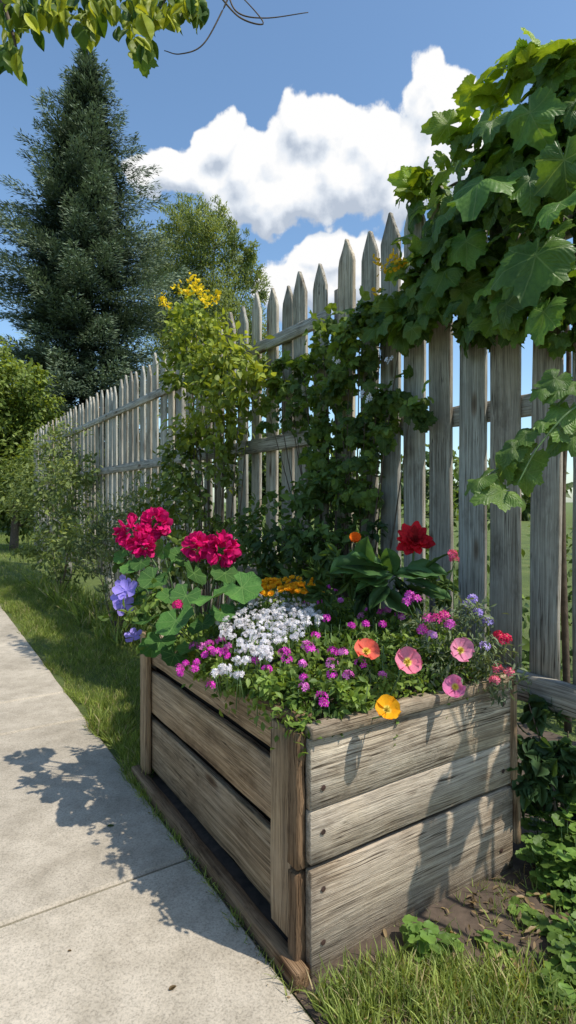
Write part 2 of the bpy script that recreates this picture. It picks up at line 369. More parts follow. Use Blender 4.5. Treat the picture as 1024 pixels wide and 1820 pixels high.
mb=MB(); plank(mb,W(A0-.016,L0+.002,.677),V,U,Z,L1-L0+.01,.048,.036,n=12,jit=.0016,b=.003,tint=(.80,.75,.68)); mk('rim',mb,M_planter,pl)
mb=MB(); plank(mb,W(A0+.03,L0+.022,.690),U,V,Z,.36,.062,.03,n=8,jit=.003,tint=(.55,.47,.40)); mk('rim',mb,M_side,pl)
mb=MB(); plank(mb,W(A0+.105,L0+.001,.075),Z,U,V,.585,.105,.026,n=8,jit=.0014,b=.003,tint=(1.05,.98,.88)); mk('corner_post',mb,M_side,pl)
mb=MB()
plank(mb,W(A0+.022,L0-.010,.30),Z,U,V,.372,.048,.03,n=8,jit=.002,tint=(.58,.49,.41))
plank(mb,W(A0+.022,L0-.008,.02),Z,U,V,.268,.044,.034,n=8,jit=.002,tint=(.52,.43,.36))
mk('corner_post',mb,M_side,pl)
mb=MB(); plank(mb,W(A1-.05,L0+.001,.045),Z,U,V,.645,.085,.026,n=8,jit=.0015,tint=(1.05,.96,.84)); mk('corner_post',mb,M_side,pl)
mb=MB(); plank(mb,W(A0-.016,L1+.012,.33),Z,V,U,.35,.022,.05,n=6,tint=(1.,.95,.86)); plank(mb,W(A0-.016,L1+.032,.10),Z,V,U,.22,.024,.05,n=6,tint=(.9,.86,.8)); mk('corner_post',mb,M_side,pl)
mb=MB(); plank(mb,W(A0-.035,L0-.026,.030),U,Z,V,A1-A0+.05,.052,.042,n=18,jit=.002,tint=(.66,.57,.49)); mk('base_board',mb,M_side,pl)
mb=MB(); na,nl=30,20; vs=[]
for a_ in np.linspace(A0+.012,A1-.01,na):
    for l_ in np.linspace(L0+.05,L1-.035,nl): vs.append(W(a_,l_,.61+rng.uniform(-.012,.012)))
mb.add(vs,[(i*nl+j,i*nl+j+1,(i+1)*nl+j+1,(i+1)*nl+j) for i in range(na-1) for j in range(nl-1)])
mk('potting_soil',mb,M_soil,pl)
mb=MB(); plank(mb,W(A0+.04,L0+.062,.32),U,Z,V,A1-A0-.08,.60,.012,n=4,tint=(.06,.05,.045)); plank(mb,W(A0+.022,L0+.05,.32),V,Z,U,L1-L0-.1,.60,.012,n=4,tint=(.06,.05,.045)); mk('gap_shade_sheet',mb,M_side,pl)  # near-black sheets behind the boards paint the shade in the plank gaps
for (l_,z_) in ((.045,.52),(.045,.40),(.045,.245),(.045,.10),(.81,.60),(.81,.37),(.80,.10)):
    mb=MB(); c=W(A0-.0285,L0+l_,z_); vs=[c-U*.002];k=10
    for j in range(k):
        t=2*math.pi*j/k; vs.append(c+(V*math.cos(t)+Z*math.sin(t))*.008)
    mb.add(vs,[(0,j+1,(j+1)%k+1) for j in range(k)]); mk('nail_head',mb,M_nail,pl)
# ---------------------------------------------------------------- fence
LF=1.95
fe=empty('picket_fence',W(1.2,LF,0),label='tall weathered grey wooden picket fence overgrown with climbing vines',category='fence')
a_=1.10
while a_<12.6:
    ht=2.70+rng.normal(0,.022); zb=.60 if a_<2.6 else .35
    Lp=ht-zb; w=.126+rng.normal(0,.005)
    def prof(x,Lp=Lp):
        d=Lp-x
        return 1.0 if d>.13 else max(.06,d/.13*.94+.06)
    mb=MB(); t=(1+rng.normal(0,.12))*(.88 if a_<2.4 else .97); wm=rng.normal(0.01,.03)
    lean=nz(Z+U*rng.normal(0,.005)+V*rng.normal(0,.004))
    plank(mb,W(a_,LF+rng.normal(0,.003),zb),lean,nz(U-lean*np.dot(U,lean)),V,Lp,w,.022,n=8 if a_<5 else 4,jit=.0014,b=.003,tint=(t*(1+wm),t*.995,t*(.97-wm)),wf=prof)
    mk('picket',mb,M_fence,fe)
    a_+= (.166+rng.normal(0,.004)) if a_<2.2 else (.198+rng.normal(0,.006))
def rail(a0,a1,z,front,w=.085,t=.035,tint=(1,1,1)):
    mb=MB(); plank(mb,W(a0,LF+(-.032 if front else .032),z),U,Z,V,a1-a0,w,t,n=12,jit=.0015,tint=tint); mk('rail',mb,M_fence,fe)
rail(1.02,2.55,.60,True,.10,.045); rail(1.02,2.55,1.67,False); rail(1.02,2.55,2.30,False)
for s0,s1 in ((2.57,5.0),(5.01,7.4),(7.41,9.8),(9.81,12.55)):
    rail(s0,s1,2.33,True,.075,tint=tn()); rail(s0,s1,1.67,True,.085,tint=tn()); rail(s0,s1,.8,True,tint=tn())
for pa in (2.56,5.0,7.4,9.8,12.5):
    mb=MB(); plank(mb,W(pa,LF+.075,0),Z,U,V,2.5,.09,.09,n=6,tint=tn()); mk('fence_post',mb,M_fence,fe)
mb=MB(); plank(mb,W(1.51,LF+.05,.62),Z,U,V,.82,.05,.03,n=6,tint=(1,1,1)); mk('fence_batten',mb,M_rust,fe,label='rusty orange stained wooden batten')
# ---------------------------------------------------------------- spruce
def spruce(base,Ht,R,name,label,sc):
    e=empty(name,base,label=label,category='tree')
    mb=MB(); base=np.asarray(base,float); tube(mb,[base+Z*0,base+Z*Ht*.4,base+Z*Ht*.8,base+Z*Ht],[.28*sc,.2*sc,.08*sc,.015],8); mk('trunk',mb,M_bark,e)
    mb=MB(); P0=[];Y0=[];N0=[];S0=[];C0=[]
    def rad(fr): return R*min(1.,(1-fr)/.46)**.9+.06
    z=2.5
    while z<Ht-.1:
        fr=z/Ht; rr=rad(fr)
        nb=int(6+5*min(1,(1-fr)/.4)); ph=rng.uniform(0,6)
        for b in range(nb):
            th=ph+2*math.pi*b/nb+rng.normal(0,.16); ln=rr*rng.choice([.68,.85,.97,1.08,1.2],p=[.15,.2,.3,.25,.1])*rng.uniform(.94,1.06)
            o=np.array([math.cos(th),math.sin(th),0])
            if o[1]>.6: continue
            z0=z+rng.normal(0,.09*sc)
            sd=np.array([-math.sin(th),math.cos(th),0])
            r1=-.22+.42*max(0,fr-.55)/.45+rng.normal(0,.03); r2=rng.uniform(.20,.30); tone=rng.normal(0,.10)
            m=int(6+ln*9)
            for i in range(m):
                s=(i+rng.random())/m
                if s<.15: continue
                pc=base+Z*(z0+ln*(r1*s+r2*s**2.2))+o*ln*s
                tw=(.34*ln*(1-s)**.8+.10*sc)*min(1,s*2.5)
                nt_=int(10+tw*36)
                tt=rng.uniform(-1,1,nt_)
                dz=-np.abs(rng.normal(0,.10*sc,nt_))+.03
                p=pc+sd*(tt*tw)[:,None]+o*(np.abs(tt)*tw*-.55)[:,None]+rng.normal(0,.04*sc,(nt_,3))*np.array([1,1,.6])+Z*(dz-np.abs(tt)*tw*.12)[:,None]
                P0.append(p); Y0.append(nz(o*1.+sd*(tt*1.2)[:,None]+Z*rng.normal(.10,.22,nt_)[:,None]+rng.normal(0,.3,(nt_,3))))
                N0.append(Z*1.-np.array([0,.6,0])+rng.normal(0,.5,(nt_,3)))
                S0.append(rng.uniform(.09,.18,nt_)*sc)
                l=np.clip(.12+.55*s+tone+2.2*dz/sc+.30+rng.normal(0,.13,nt_),0,1)[:,None]; C0.append(np.array([.022,.038,.026])*(1-l)+np.array([.20,.26,.175])*l)  # light painted into needles: bright tips and tier tops, dark undersides
        z+=(.52-.20*fr)*sc
    n_=15000; zz=2+(Ht-3.2)*rng.random(n_)**1.1; rr=np.array([rad(q/Ht) for q in zz])*.55*np.sqrt(rng.random(n_)); th=rng.uniform(math.pi*.95,2.05*math.pi,n_)
    P0.append(base+np.stack([rr*np.cos(th),rr*np.sin(th),zz],1)); Y0.append(rdir(n_)*np.array([1,1,.4])); N0.append(rdir(n_)); S0.append(rng.uniform(.25,.5,n_)); C0.append(np.tile([.025,.04,.027],(n_,1)))  # dark inner needles paint the shade inside the crown
    print('needles',sum(len(x) for x in S0))
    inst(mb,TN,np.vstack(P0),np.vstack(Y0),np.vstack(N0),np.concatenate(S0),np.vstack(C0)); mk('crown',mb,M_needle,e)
bs=P(155,890,25.); bs[2]=0
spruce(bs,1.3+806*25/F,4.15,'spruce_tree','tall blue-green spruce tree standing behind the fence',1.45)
# ---------------------------------------------------------------- broadleaf trees
def tree(name,base,blobs,dens,size,dark,light,label,T=TS,tr=.2,**kw):
    base=np.array(base,float); e=empty(name,base,label=label,category='tree')
    mb=MB(); top=max(b[0][2] for b in blobs)
    ctr=np.mean([b[0] for b in blobs],axis=0)
    tube(mb,curve([base,base*.5+ctr*.5*np.array([1,1,0])+Z*top*.3,np.array([ctr[0],ctr[1],top*.75])],6),np.linspace(tr,tr*.3,13),7)
    for b in blobs[:14]:
        s=np.array([ctr[0],ctr[1],b[0][2]*.55]); mid=(s+b[0])/2+Z*.1; tube(mb,curve([s,mid,b[0]],4),np.linspace(tr*.35,tr*.08,9),5)
    mk('trunk',mb,M_bark,e)
    mb=MB(); foliage(mb,T,blobs,dens,size,dark,light,**kw); mk('crown',mb,M_crown,e)
D=31.; q=D/21
bl=[(P(x,y,D+rng.uniform(-1.5,1.5)),np.array([r*.75,r,r*1.35])*q) for x,y,r in [(325,375,.5),(350,390,.6),(305,410,.7),(345,440,1.),(385,395,.6),(380,440,.9),(418,425,.5),(440,440,.45),(420,480,.8),(300,480,1.),(350,500,1.2),(450,480,.55),(462,520,.5),(400,550,1.3),(330,560,1.3),(450,590,1.),(400,620,1.5),(340,640,1.5),(470,640,.9),(290,560,1.),(300,640,1.2),(270,470,.8)]]
b0=P(390,890,D);b0[2]=0
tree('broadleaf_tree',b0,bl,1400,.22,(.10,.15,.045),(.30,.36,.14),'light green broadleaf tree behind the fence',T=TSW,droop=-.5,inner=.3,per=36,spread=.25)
D=15.; q=D/22
bl=[(P(x,y,D+rng.uniform(-1,1)),r*q) for x,y,r in [(10,690,1.2),(40,680,1.),(70,725,.8),(0,760,1.5),(50,770,1.3),(92,755,.6),(20,840,1.6),(70,840,1.2),(-40,800,1.8),(95,850,.8),(30,900,1.2),(-40,700,1.5),(90,900,.9),(-20,640,.9)]]
b0=P(25,890,D);b0[2]=0
tree('leafy_tree',b0,bl,2600,.15,(.05,.09,.015),(.26,.33,.07),'bushy bright green tree at the end of the lawn',tr=.12)
mb=MB(); bl=[]
for i in range(60):
    x=rng.uniform(-70,75); y=rng.uniform(38,60); h=rng.uniform(3,6.5); bl.append((np.array([x,y,h*.5]),np.array([3.2,2.5,h*.55])))
foliage(mb,TS,bl,110,.8,(.05,.085,.025),(.17,.23,.07)); mk('treeline',mb,M_crown,kind='stuff',label='distant line of green trees behind the garden',category='trees')
mb=MB(); bl=[(W(a,rng.uniform(3.2,4.4),rng.uniform(.3,.9)),.65) for a in np.arange(.6,14,.5)]
foliage(mb,TS,bl,900,.09,(.04,.08,.02),(.18,.26,.06)); mk('background_shrubs',mb,M_leaf,kind='stuff',label='mass of green shrubs growing behind the fence',category='shrubs')
# ---------------------------------------------------------------- shrubs
def shrub(name,blobs,dens,size,dark,light,label,T=TS,cat='shrub',mat=None,**kw):
    c=np.mean([b[0] for b in blobs],axis=0); base=np.array([c[0],c[1],0.])
    e=empty(name,base,label=label,category=cat)
    mb=MB()
    for b in blobs:
        bb=np.array(b[0],float); g0=np.array([bb[0]*.02+base[0]*.98,bb[1]*.02+base[1]*.98,0]); tube(mb,curve([g0,(g0+bb)/2+V*.04+rng.normal(0,.02,3),bb],5),np.linspace(.008,.002,11),5)
    mk('stem',mb,M_twig,e)
    mb=MB(); foliage(mb,T,blobs,dens,size,dark,light,**kw); mk('foliage',mb,mat or M_leaf,e); return e
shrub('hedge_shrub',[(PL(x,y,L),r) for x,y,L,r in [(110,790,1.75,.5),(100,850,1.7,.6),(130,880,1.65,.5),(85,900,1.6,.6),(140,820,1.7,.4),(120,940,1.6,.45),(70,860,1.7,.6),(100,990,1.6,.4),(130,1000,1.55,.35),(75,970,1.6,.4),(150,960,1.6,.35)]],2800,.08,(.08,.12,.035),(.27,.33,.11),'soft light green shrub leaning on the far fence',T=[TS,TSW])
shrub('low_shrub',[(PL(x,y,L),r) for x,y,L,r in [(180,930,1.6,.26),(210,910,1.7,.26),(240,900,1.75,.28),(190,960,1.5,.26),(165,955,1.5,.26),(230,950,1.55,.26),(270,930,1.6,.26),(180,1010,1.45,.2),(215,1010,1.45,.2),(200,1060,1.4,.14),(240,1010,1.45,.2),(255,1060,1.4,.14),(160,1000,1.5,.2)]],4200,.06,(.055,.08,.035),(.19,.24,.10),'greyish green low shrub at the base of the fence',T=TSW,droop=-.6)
YG=((.10,.15,.02),(.38,.45,.08)); MG=((.05,.10,.02),(.22,.32,.06)); DG=((.03,.065,.02),(.13,.21,.05))
e=shrub('climbing_shrub',[(PL(x,y,L),r) for x,y,L,r in [(345,545,1.7,.12),(325,570,1.7,.14),(360,580,1.7,.15),(335,610,1.7,.18),(400,625,1.7,.16),(375,650,1.7,.2),(430,660,1.7,.15),(330,670,1.7,.16),(445,690,1.7,.13),(390,710,1.7,.2),(345,760,1.7,.16),(400,760,1.7,.14)]],9000,.068,*YG,'tall yellow-green climbing shrub with yellow blossoms on the fence',cat='shrub',mat=M_crown,per=14,spread=.45)
for x,y in [(293,540),(303,550),(338,496),(352,515),(330,522),(368,535),(345,508),(382,530),(320,515),(287,533),(360,522)]:
    mb=MB(); c=PL(x,y,1.62); n_=16; inst(mb,TP,c+rng.normal(0,.018,(n_,3)),rdir(n_)+Z*.5,rdir(n_),rng.uniform(.022,.038,n_),np.array([1.,.72,.02])*rng.uniform(.8,1.0,(n_,1))); mk('yellow_blossom',mb,M_petal,e)
for x,y in [(293,545),(340,500),(360,525),(382,532),(320,520)]:
    mb=MB(); c=PL(x,y,1.62); tube(mb,curve([PL(345,600,1.7),(c+PL(345,600,1.7))/2+rng.normal(0,.02,3),c],5),.003,5); mk('stem',mb,M_stem,e)
shrub('climbing_shrub',[(PL(x,y,L),r) for x,y,L,r in [(330,830,1.7,.24),(360,880,1.65,.28),(310,880,1.65,.26),(390,830,1.7,.18),(290,930,1.6,.26),(350,950,1.6,.25),(330,790,1.72,.18),(300,990,1.5,.2),(340,1000,1.5,.2)]],4800,.065,(.06,.10,.02),(.22,.28,.06),'dense mid green shrub growing in front of the fence')
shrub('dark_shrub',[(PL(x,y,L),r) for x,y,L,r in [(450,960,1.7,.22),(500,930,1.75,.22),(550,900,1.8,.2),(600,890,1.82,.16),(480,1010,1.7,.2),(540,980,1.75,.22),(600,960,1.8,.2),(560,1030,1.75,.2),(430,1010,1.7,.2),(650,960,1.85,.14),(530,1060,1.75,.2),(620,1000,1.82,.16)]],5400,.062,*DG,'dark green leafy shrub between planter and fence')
e=shrub('climbing_vine',[(PL(x,y,L),r) for x,y,L,r in [(490,690,1.84,.09),(520,720,1.84,.11),(540,660,1.84,.09),(575,620,1.84,.11),(600,590,1.84,.10),(640,575,1.84,.10),(680,560,1.84,.11),(620,660,1.84,.11),(580,700,1.84,.12),(560,750,1.84,.10),(610,760,1.84,.11),(650,720,1.84,.10),(690,700,1.84,.08),(730,730,1.84,.07),(640,800,1.84,.10),(600,840,1.84,.13),(570,860,1.84,.12),(680,770,1.84,.07),(630,620,1.84,.11),(480,740,1.84,.07),(560,800,1.84,.08),(720,540,1.84,.08),(500,640,1.84,.06),(640,880,1.84,.11)]],6400,.062,*MG,'leafy green vine climbing over the grey fence pickets',cat='vine',mat=M_vein,T=TGs,face=-V*.6,per=9,spread=.5)
for x,y in [(640,700),(655,708),(600,640),(690,640)]:
    mb=MB(); c=PL(x,y,1.76); inst(mb,TF,c+rng.normal(0,.008,(4,3)),rdir(4),-V+Z*.3,.013,(.8,.8,.85)); mk('white_blossom',mb,M_floret,e)
# big grape vine
G_D=(.04,.095,.015); G_L=(.19,.30,.04)
gv=empty('grape_vine',W(1.3,1.9,0),label='large-leaved green grape vine draped over the fence top',category='vine')
mb=MB()
for pts in ([(1010,1300),(1000,900),(1010,600),(960,400),(880,280)],[(1010,600),(900,470),(800,430),(740,480),(700,560)],[(1000,500),(980,300),(1000,160),(960,100)],[(900,470),(840,330),(780,340)]):
    tube(mb,curve([PL(x,y,2.02) for x,y in pts],8),np.linspace(.014,.005,8*(len(pts)-1)+1),7)
mk('vine_stem',mb,M_twig,gv)
mb=MB()
bl=[(990,120,1.85),(940,170,1.85),(1000,210,1.85),(1060,160,1.85),(900,240,1.83),(960,280,1.83),(1020,320,1.8),(860,320,1.82),(900,350,1.8),(820,360,1.85),(790,420,1.85),(850,430,1.8),(920,430,1.78),(1000,430,1.78),(770,350,1.9),(760,490,1.85),(810,500,1.83),(880,510,1.8),(950,520,1.8),(1010,520,1.8),(730,530,1.85),(700,550,1.86),(760,560,1.85),(830,550,1.84),(980,570,1.84),(900,560,1.84)]
foliage(mb,TGs,[(PL(x,y,L),.115) for x,y,L in bl],2300,.112,G_D,G_L,droop=1.0,face=-V*.9+Z*.2,up=.5,per=8,spread=.5)
for x,y in [(820,230),(860,215),(850,160),(900,130),(950,95),(985,85),(1010,70),(1015,100),(745,330),(770,300),(740,440),(720,480),(880,180),(965,120),(930,320),(1000,140),(930,150),(970,180),(820,290),(870,290),(780,360)]:
    n_=3; p=PL(x,y,1.82)+rng.normal(0,.03,(n_,3)); inst(mb,TGs,p,nz(-V*.3+np.array([-.5,0,-.1])+rng.normal(0,.5,(n_,3))),-V*.5+Z+rng.normal(0,.5,(n_,3)),rng.uniform(.09,.15,n_),np.array([.28,.40,.04])*rng.uniform(.65,1.15,(n_,1)))
for x,y,s,L in [(870,345,.25,1.64),(970,450,.24,1.6),(930,210,.18,1.65),(880,240,.15,1.68),(800,500,.16,1.7),(1000,280,.18,1.62),(740,390,.13,1.78),(900,550,.15,1.7),(980,560,.16,1.66),(830,440,.16,1.7),(780,540,.12,1.75),(1010,380,.17,1.62),(940,330,.16,1.66),(700,590,.10,1.8),(760,580,.10,1.8),(850,560,.12,1.75),(800,400,.14,1.7),(930,500,.15,1.7)]:
    p=PL(x,y-35,L); inst(mb,TGs,p,nz(-Z+np.array([-.25,-.2,0])+rng.normal(0,.3,3)),nz(-V+Z*.6+np.array([.25,-.1,0])+rng.normal(0,.28,3)),s,np.array([.10,.195,.038])*rng.uniform(.75,1.3))
mk('foliage',mb,M_vein,gv)
for x,y in [(672,468),(680,480),(700,462),(712,468),(705,475),(665,520)]:
    mb=MB(); c=PL(x,y,1.70); n_=12; inst(mb,TP,c+rng.normal(0,.010,(n_,3)),rdir(n_)+Z*.4,rdir(n_),rng.uniform(.015,.025,n_),np.array([.95,.6,.03])*rng.uniform(.8,1.05,(n_,1))); mk('yellow_blossom',mb,M_petal,gv)
# shoot
sp=empty('vine_shoot',W(.9,1.55,.6),label='loose vine shoot with lobed leaves in front of pickets',category='vine')
mb=MB()
S1=curve([P(1330,760,1.55),P(1100,640,1.6),P(1020,690,1.6),P(960,760,1.62),P(900,820,1.64),P(870,845,1.64)],8); tube(mb,S1,np.linspace(.007,.002,len(S1)),5)
S2=curve([P(1330,760,1.55),P(1110,720,1.6),P(1030,720,1.55),P(960,790,1.55),P(920,860,1.55)],8); tube(mb,S2,np.linspace(.005,.002,len(S2)),5)
S3=curve([np.array([1.45,1.62,0]),np.array([1.40,1.6,.8]),np.array([1.25,1.55,1.5]),np.array([1.1,1.5,1.75])],8); tube(mb,S3,np.linspace(.012,.003,len(S3)),6); mk('stem',mb,M_stem,sp)
mb=MB()
for x,y,s in [(1000,665,.09),(985,690,.07),(1015,720,.11),(1010,775,.10),(950,765,.09),(960,800,.12),(925,790,.08),(900,815,.09),(880,845,.10),(915,875,.12),(975,750,.07),(1040,680,.12),(1045,760,.12),(940,830,.08)]:
    inst(mb,TGs,P(x,y-8,1.6),nz(-Z*.6+np.array([-.7,-.1,0])+rng.normal(0,.35,3)),nz(np.array([-.3,-.7,.9])+rng.normal(0,.3,3)),s*1.05,np.array([.14,.24,.05])*rng.uniform(.75,1.2))
mk('foliage',mb,M_vein,sp)
sf=empty('shadow_plant',np.array([1.25,1.45,0]),label='unseen leafy plant added to cast leaf shadows on the planter front',category='plant')  # out-of-view plant added so its leaves shadow the planter front
ml=MB(); sv=np.array([.566,-.30,1.])
stems=[((.40,.02),(.45,.20),(.50,.36),(.58,.50)),((.54,.05),(.57,.22),(.66,.38),(.70,.56)),((.76,.10),(.77,.28),(.80,.46),(.82,.60))]
for st in stems:
    t0=1.15; pts=[W(A0-.03,L0+f_,z_)+sv*t0 for f_,z_ in st]
    pts=[np.array([pts[0][0]+.05,pts[0][1],0.])]+pts
    cc=curve(pts,5); mb=MB(); tube(mb,cc,np.linspace(.010,.004,len(cc)),6); mk('stem',mb,M_stem,sf)
    for i in range(6,len(cc),1):
        for _ in range(2):
            d=rdir(1)[0]; p=cc[i]
            if p[0]/p[1]<.60: continue
            if rng.random()<.25: continue
            inst(ml,[TOW,TS],p,nz(d*np.array([1,1,.4])+np.array([.3,0,0])),nz(sv+rng.normal(0,.35,3)),rng.uniform(.05,.11),np.array([.12,.22,.05]))
mk('foliage',ml,M_leaf,sf)
# overhead branch
ob=empty('overhanging_branch',P(150,-120,2.0),label='leafy tree branch hanging overhead with bare tendrils',category='tree branch')
mb=MB()
for pts in ([(-200,-60),(0,-10),(150,-25),(300,-20),(430,-60)],[(150,-25),(160,30),(150,60)],[(0,-10),(20,50),(35,110)],[(300,-20),(270,40),(255,90)]):
    c=curve([P(x,y,2.) for x,y in pts],8); tube(mb,c,np.linspace(.010,.003,len(c)),6)
for pts in ([(430,-60),(395,20),(360,80),(320,96),(292,90)],[(400,-30),(420,20),(470,32),(548,22)],[(380,-20),(425,30),(468,42),(440,5),(400,-30)]):
    c=curve([P(x,y,2.) for x,y in pts],10); tube(mb,c,np.linspace(.0035,.0015,len(c)),5)
mk('branch',mb,M_twig,ob)
mb=MB(); pp=[]
for x,y,sx,sy,n_ in [(30,30,40,25,64),(20,105,13,22,14),(110,28,40,22,58),(150,60,15,15,14),(200,14,40,20,50),(250,85,12,22,12),(270,25,35,20,40),(340,18,20,16,28),(225,62,13,13,9)]:
    for i in range(n_): pp.append(P(x+rng.normal(0,sx*.7),y+rng.normal(0,sy*.7)-18,2.+rng.normal(0,.12)))
pp=np.array(pp);n_=len(pp); qq=rng.random((n_,1))**1.7; inst(mb,[TO,TOW,TOW],pp,nz(-Z*1.1+rng.normal(0,.5,(n_,3))),nz(np.array([-.2,-.8,.5])+rng.normal(0,.5,(n_,3))),rng.uniform(.04,.075,n_),(np.array([.05,.11,.018])*(1-qq)+np.array([.42,.46,.04])*qq))
inst(mb,TGs,np.array([P(252,82,1.95),P(150,40,1.95),P(12,80,1.95),P(345,-5,1.95)]),nz(-Z+rng.normal(0,.2,(4,3))),np.array([0,-1,.3]),.085,(.09,.16,.03))
mk('foliage',mb,M_crown,ob)
# ---------------------------------------------------------------- planter flowers
def plant(name,base,label,cat='flower',group=None): return empty(name,base,label=label,category=cat,group=group)
def ball(mb,c,r,n,T,s,col,var=.15):
    d=rdir(n); d[:,2]=np.abs(d[:,2])*.9+d[:,2]*.1-.1; d=nz(d)
    p=c+d*r*rng.uniform(.75,1.05,(n,1)); yd=nz(np.cross(d,rdir(n)))
    inst(mb,T,p,yd,d+rng.normal(0,.25,(n,3)),s*rng.uniform(.8,1.2,n),np.array(col)*rng.uniform(1-var,1+var,(n,1)))
pg=plant('geranium_plant',W(2.3,1.02,.6),'geranium with magenta flower heads and round scalloped leaves in planter')
heads=[[(236,946,2.52,.072),(276,930,2.55,.066),(254,966,2.5,.06)],[(352,972,2.42,.060)],[(394,976,2.4,.070)]]
for hd in heads:
    mb=MB()
    for (x,y,Y,r) in hd:
        c=P(x,y,Y); n_=95; d=rdir(n_); p=c+d*r*.5
        inst(mb,TP,p,nz(d+rng.normal(0,.5,(n_,3))),rng.normal(0,1,(n_,3))+d,r*rng.uniform(.5,.75,n_),np.array([.80,.012,.19])*rng.uniform(.55,1.2,(n_,1)))
    mk('flower_head',mb,M_petal,pg)
mb=MB(); ctr=W(2.3,1.02,.62)
for x,y,Y in [(252,965,2.52),(352,985,2.42),(392,990,2.4),(225,1060,2.4),(315,1080,2.3)]:
    e_=P(x,y,Y); c=curve([ctr,(ctr+e_)/2+np.array([0,0,.04]),e_],6); tube(mb,c,np.linspace(.006,.004,len(c)),6)
lv=[(380,1060,2.06,.17),(312,1105,2.08,.155),(432,1045,2.2,.15),(272,1030,2.35,.12),(300,1010,2.38,.11),(345,1020,2.3,.12),(262,1100,2.25,.13),(285,1140,2.2,.12),(245,1060,2.4,.10),(400,1020,2.35,.12),(340,1150,2.12,.11),(310,1165,2.15,.10),(230,1010,2.45,.08),(215,990,2.5,.07),(290,975,2.5,.09),(330,1060,2.2,.12),(360,1110,2.12,.11),(270,1150,2.3,.1),(395,1090,2.15,.10),(460,1040,2.4,.1),(320,990,2.45,.1),(250,1000,2.45,.09),(300,1060,2.3,.1),(420,1080,2.2,.09)]
mbl=MB()
for x,y,Y,s in lv:
    e_=P(x,y,Y); c=curve([ctr,(ctr+e_)/2+rng.normal(0,.02,3),e_-Z*.01],4); tube(mb,c,.003,5)
    d=nz(e_-ctr); yd=nz(d*np.array([1,1,.1])-Z*.45+rng.normal(0,.25,3)); nr=nz(Z*.9+np.array([.1,-.7,0])+rng.normal(0,.28,3))
    inst(mbl,TRs,e_-yd*s*.45,yd,nr,s,np.array([.07,.165,.04])*rng.uniform(.65,1.4))
mk('stem',mb,M_stem,pg); mk('foliage',mbl,M_round,pg)
mb=MB(); foliage(mb,TS,[(P(215,1000,2.5),.07),(P(240,1080,2.35),.09),(P(300,1060,2.35),.12),(P(330,970,2.6),.09),(P(260,1110,2.3),.1)],7000,.045,*MG); mk('foliage',mb,M_leaf,pg)
mb=MB(); ball(mb,P(316,1075,2.02),.016,22,TF,.011,(.7,.02,.2)); mk('flower_bud',mb,M_floret,pg)
pp_=plant('petunia_plant',W(2.35,.88,.62),'petunia with drooping violet blue flowers at planter edge')
for grp in ([(225,1050,2.36,.05),(220,1075,2.36,.045),(222,1038,2.38,.035),(214,1062,2.36,.035)],[(238,1132,2.33,.04)]):
    mb=MB()
    for x,y,Y,s in grp:
        c=P(x,y,Y); nr=nz(np.array([-.1,-.8,.4])+rng.normal(0,.22,3)); x_=nz(np.cross(nr,Z)); y_=np.cross(nr,x_)
        for k in range(5):
            t=k*2*math.pi/5+rng.normal(0,.1); inst(mb,TP,c,x_*math.cos(t)+y_*math.sin(t),nr,s*rng.uniform(.9,1.15),np.array([.38,.30,.80])*rng.uniform(.8,1.15))
    mk('blossom',mb,M_petal,pp_)
for x,y,Y in [(225,1050,2.36),(238,1132,2.33)]:
    mb=MB(); c=curve([W(2.35,.9,.64),P(x+12,y-15,Y+.03),P(x,y,Y+.01)],5); tube(mb,c,.002,5); mk('stem',mb,M_stem,pp_)
def zs(a,L):
    fa=min(1,max(0,(a-A0+.05)/.3)); fl=min(1,max(0,(L-L0+.07)/.25))
    return .69+.15*(fa*fl)**.6
def sp_pt(px,py,h=0):
    for Y in np.arange(1.45,3.0,.006):
        p=P(px,py,Y); a=p@U; L=p@V
        if a>A0-.09 and L>L0-.10 and p[2]<=zs(a,L)+h: return p
    return p
cu=plant('verbena_plant',W(1.7,1.2,.6),'dense cushion of small green leaves with magenta verbena clusters')
mb=MB(); n_=11000
aa=rng.uniform(A0-.02,A1-.4,n_); ll=rng.uniform(L0-.03,L1-.05,n_)
zz=np.array([zs(a,l) for a,l in zip(aa,ll)])-np.abs(rng.normal(0,.05,n_))+.02*np.sin(aa*23)*np.cos(ll*27)
pts=U*aa[:,None]+V*ll[:,None]+Z*zz[:,None]
tone=np.clip(.5+.35*np.sin(aa*11+3)*np.cos(ll*13)+rng.normal(0,.2,n_),0,1)[:,None]
col=np.array([.06,.12,.02])*(1-tone)+np.array([.25,.36,.08])*tone
inst(mb,TS,pts,nz(rng.normal(0,1,(n_,3))+Z*.4),Z+rng.normal(0,.5,(n_,3)),rng.uniform(.018,.036,n_),col)
for (x,y,r) in [(340,1190,.045),(370,1210,.045),(400,1220,.045),(430,1228,.045),(460,1236,.045),(350,1165,.05),(500,1235,.045),(545,1250,.04),(590,1258,.04),(630,1255,.04),(560,1230,.05),(660,1235,.04),(480,1225,.05)]:
    Y=1208*(.87)/(x+140)
    c=P(x,y-18,Y) if x<480 else sp_pt(x,y-15)
    foliage(mb,TS,[(c,r)],60000,.030,(.08,.15,.025),(.28,.40,.08),per=40)
mk('foliage',mb,M_leaf,cu)
mb=MB()
for i in range(130):
    a=rng.uniform(A0,A1-.5); l=rng.uniform(L0,L1-.1); h=zs(a,l); tube(mb,[W(a,l,.6),W(a+rng.normal(0,.02),l+rng.normal(0,.02),h+.02)],.0018,4)
mk('stem',mb,M_stem,cu)
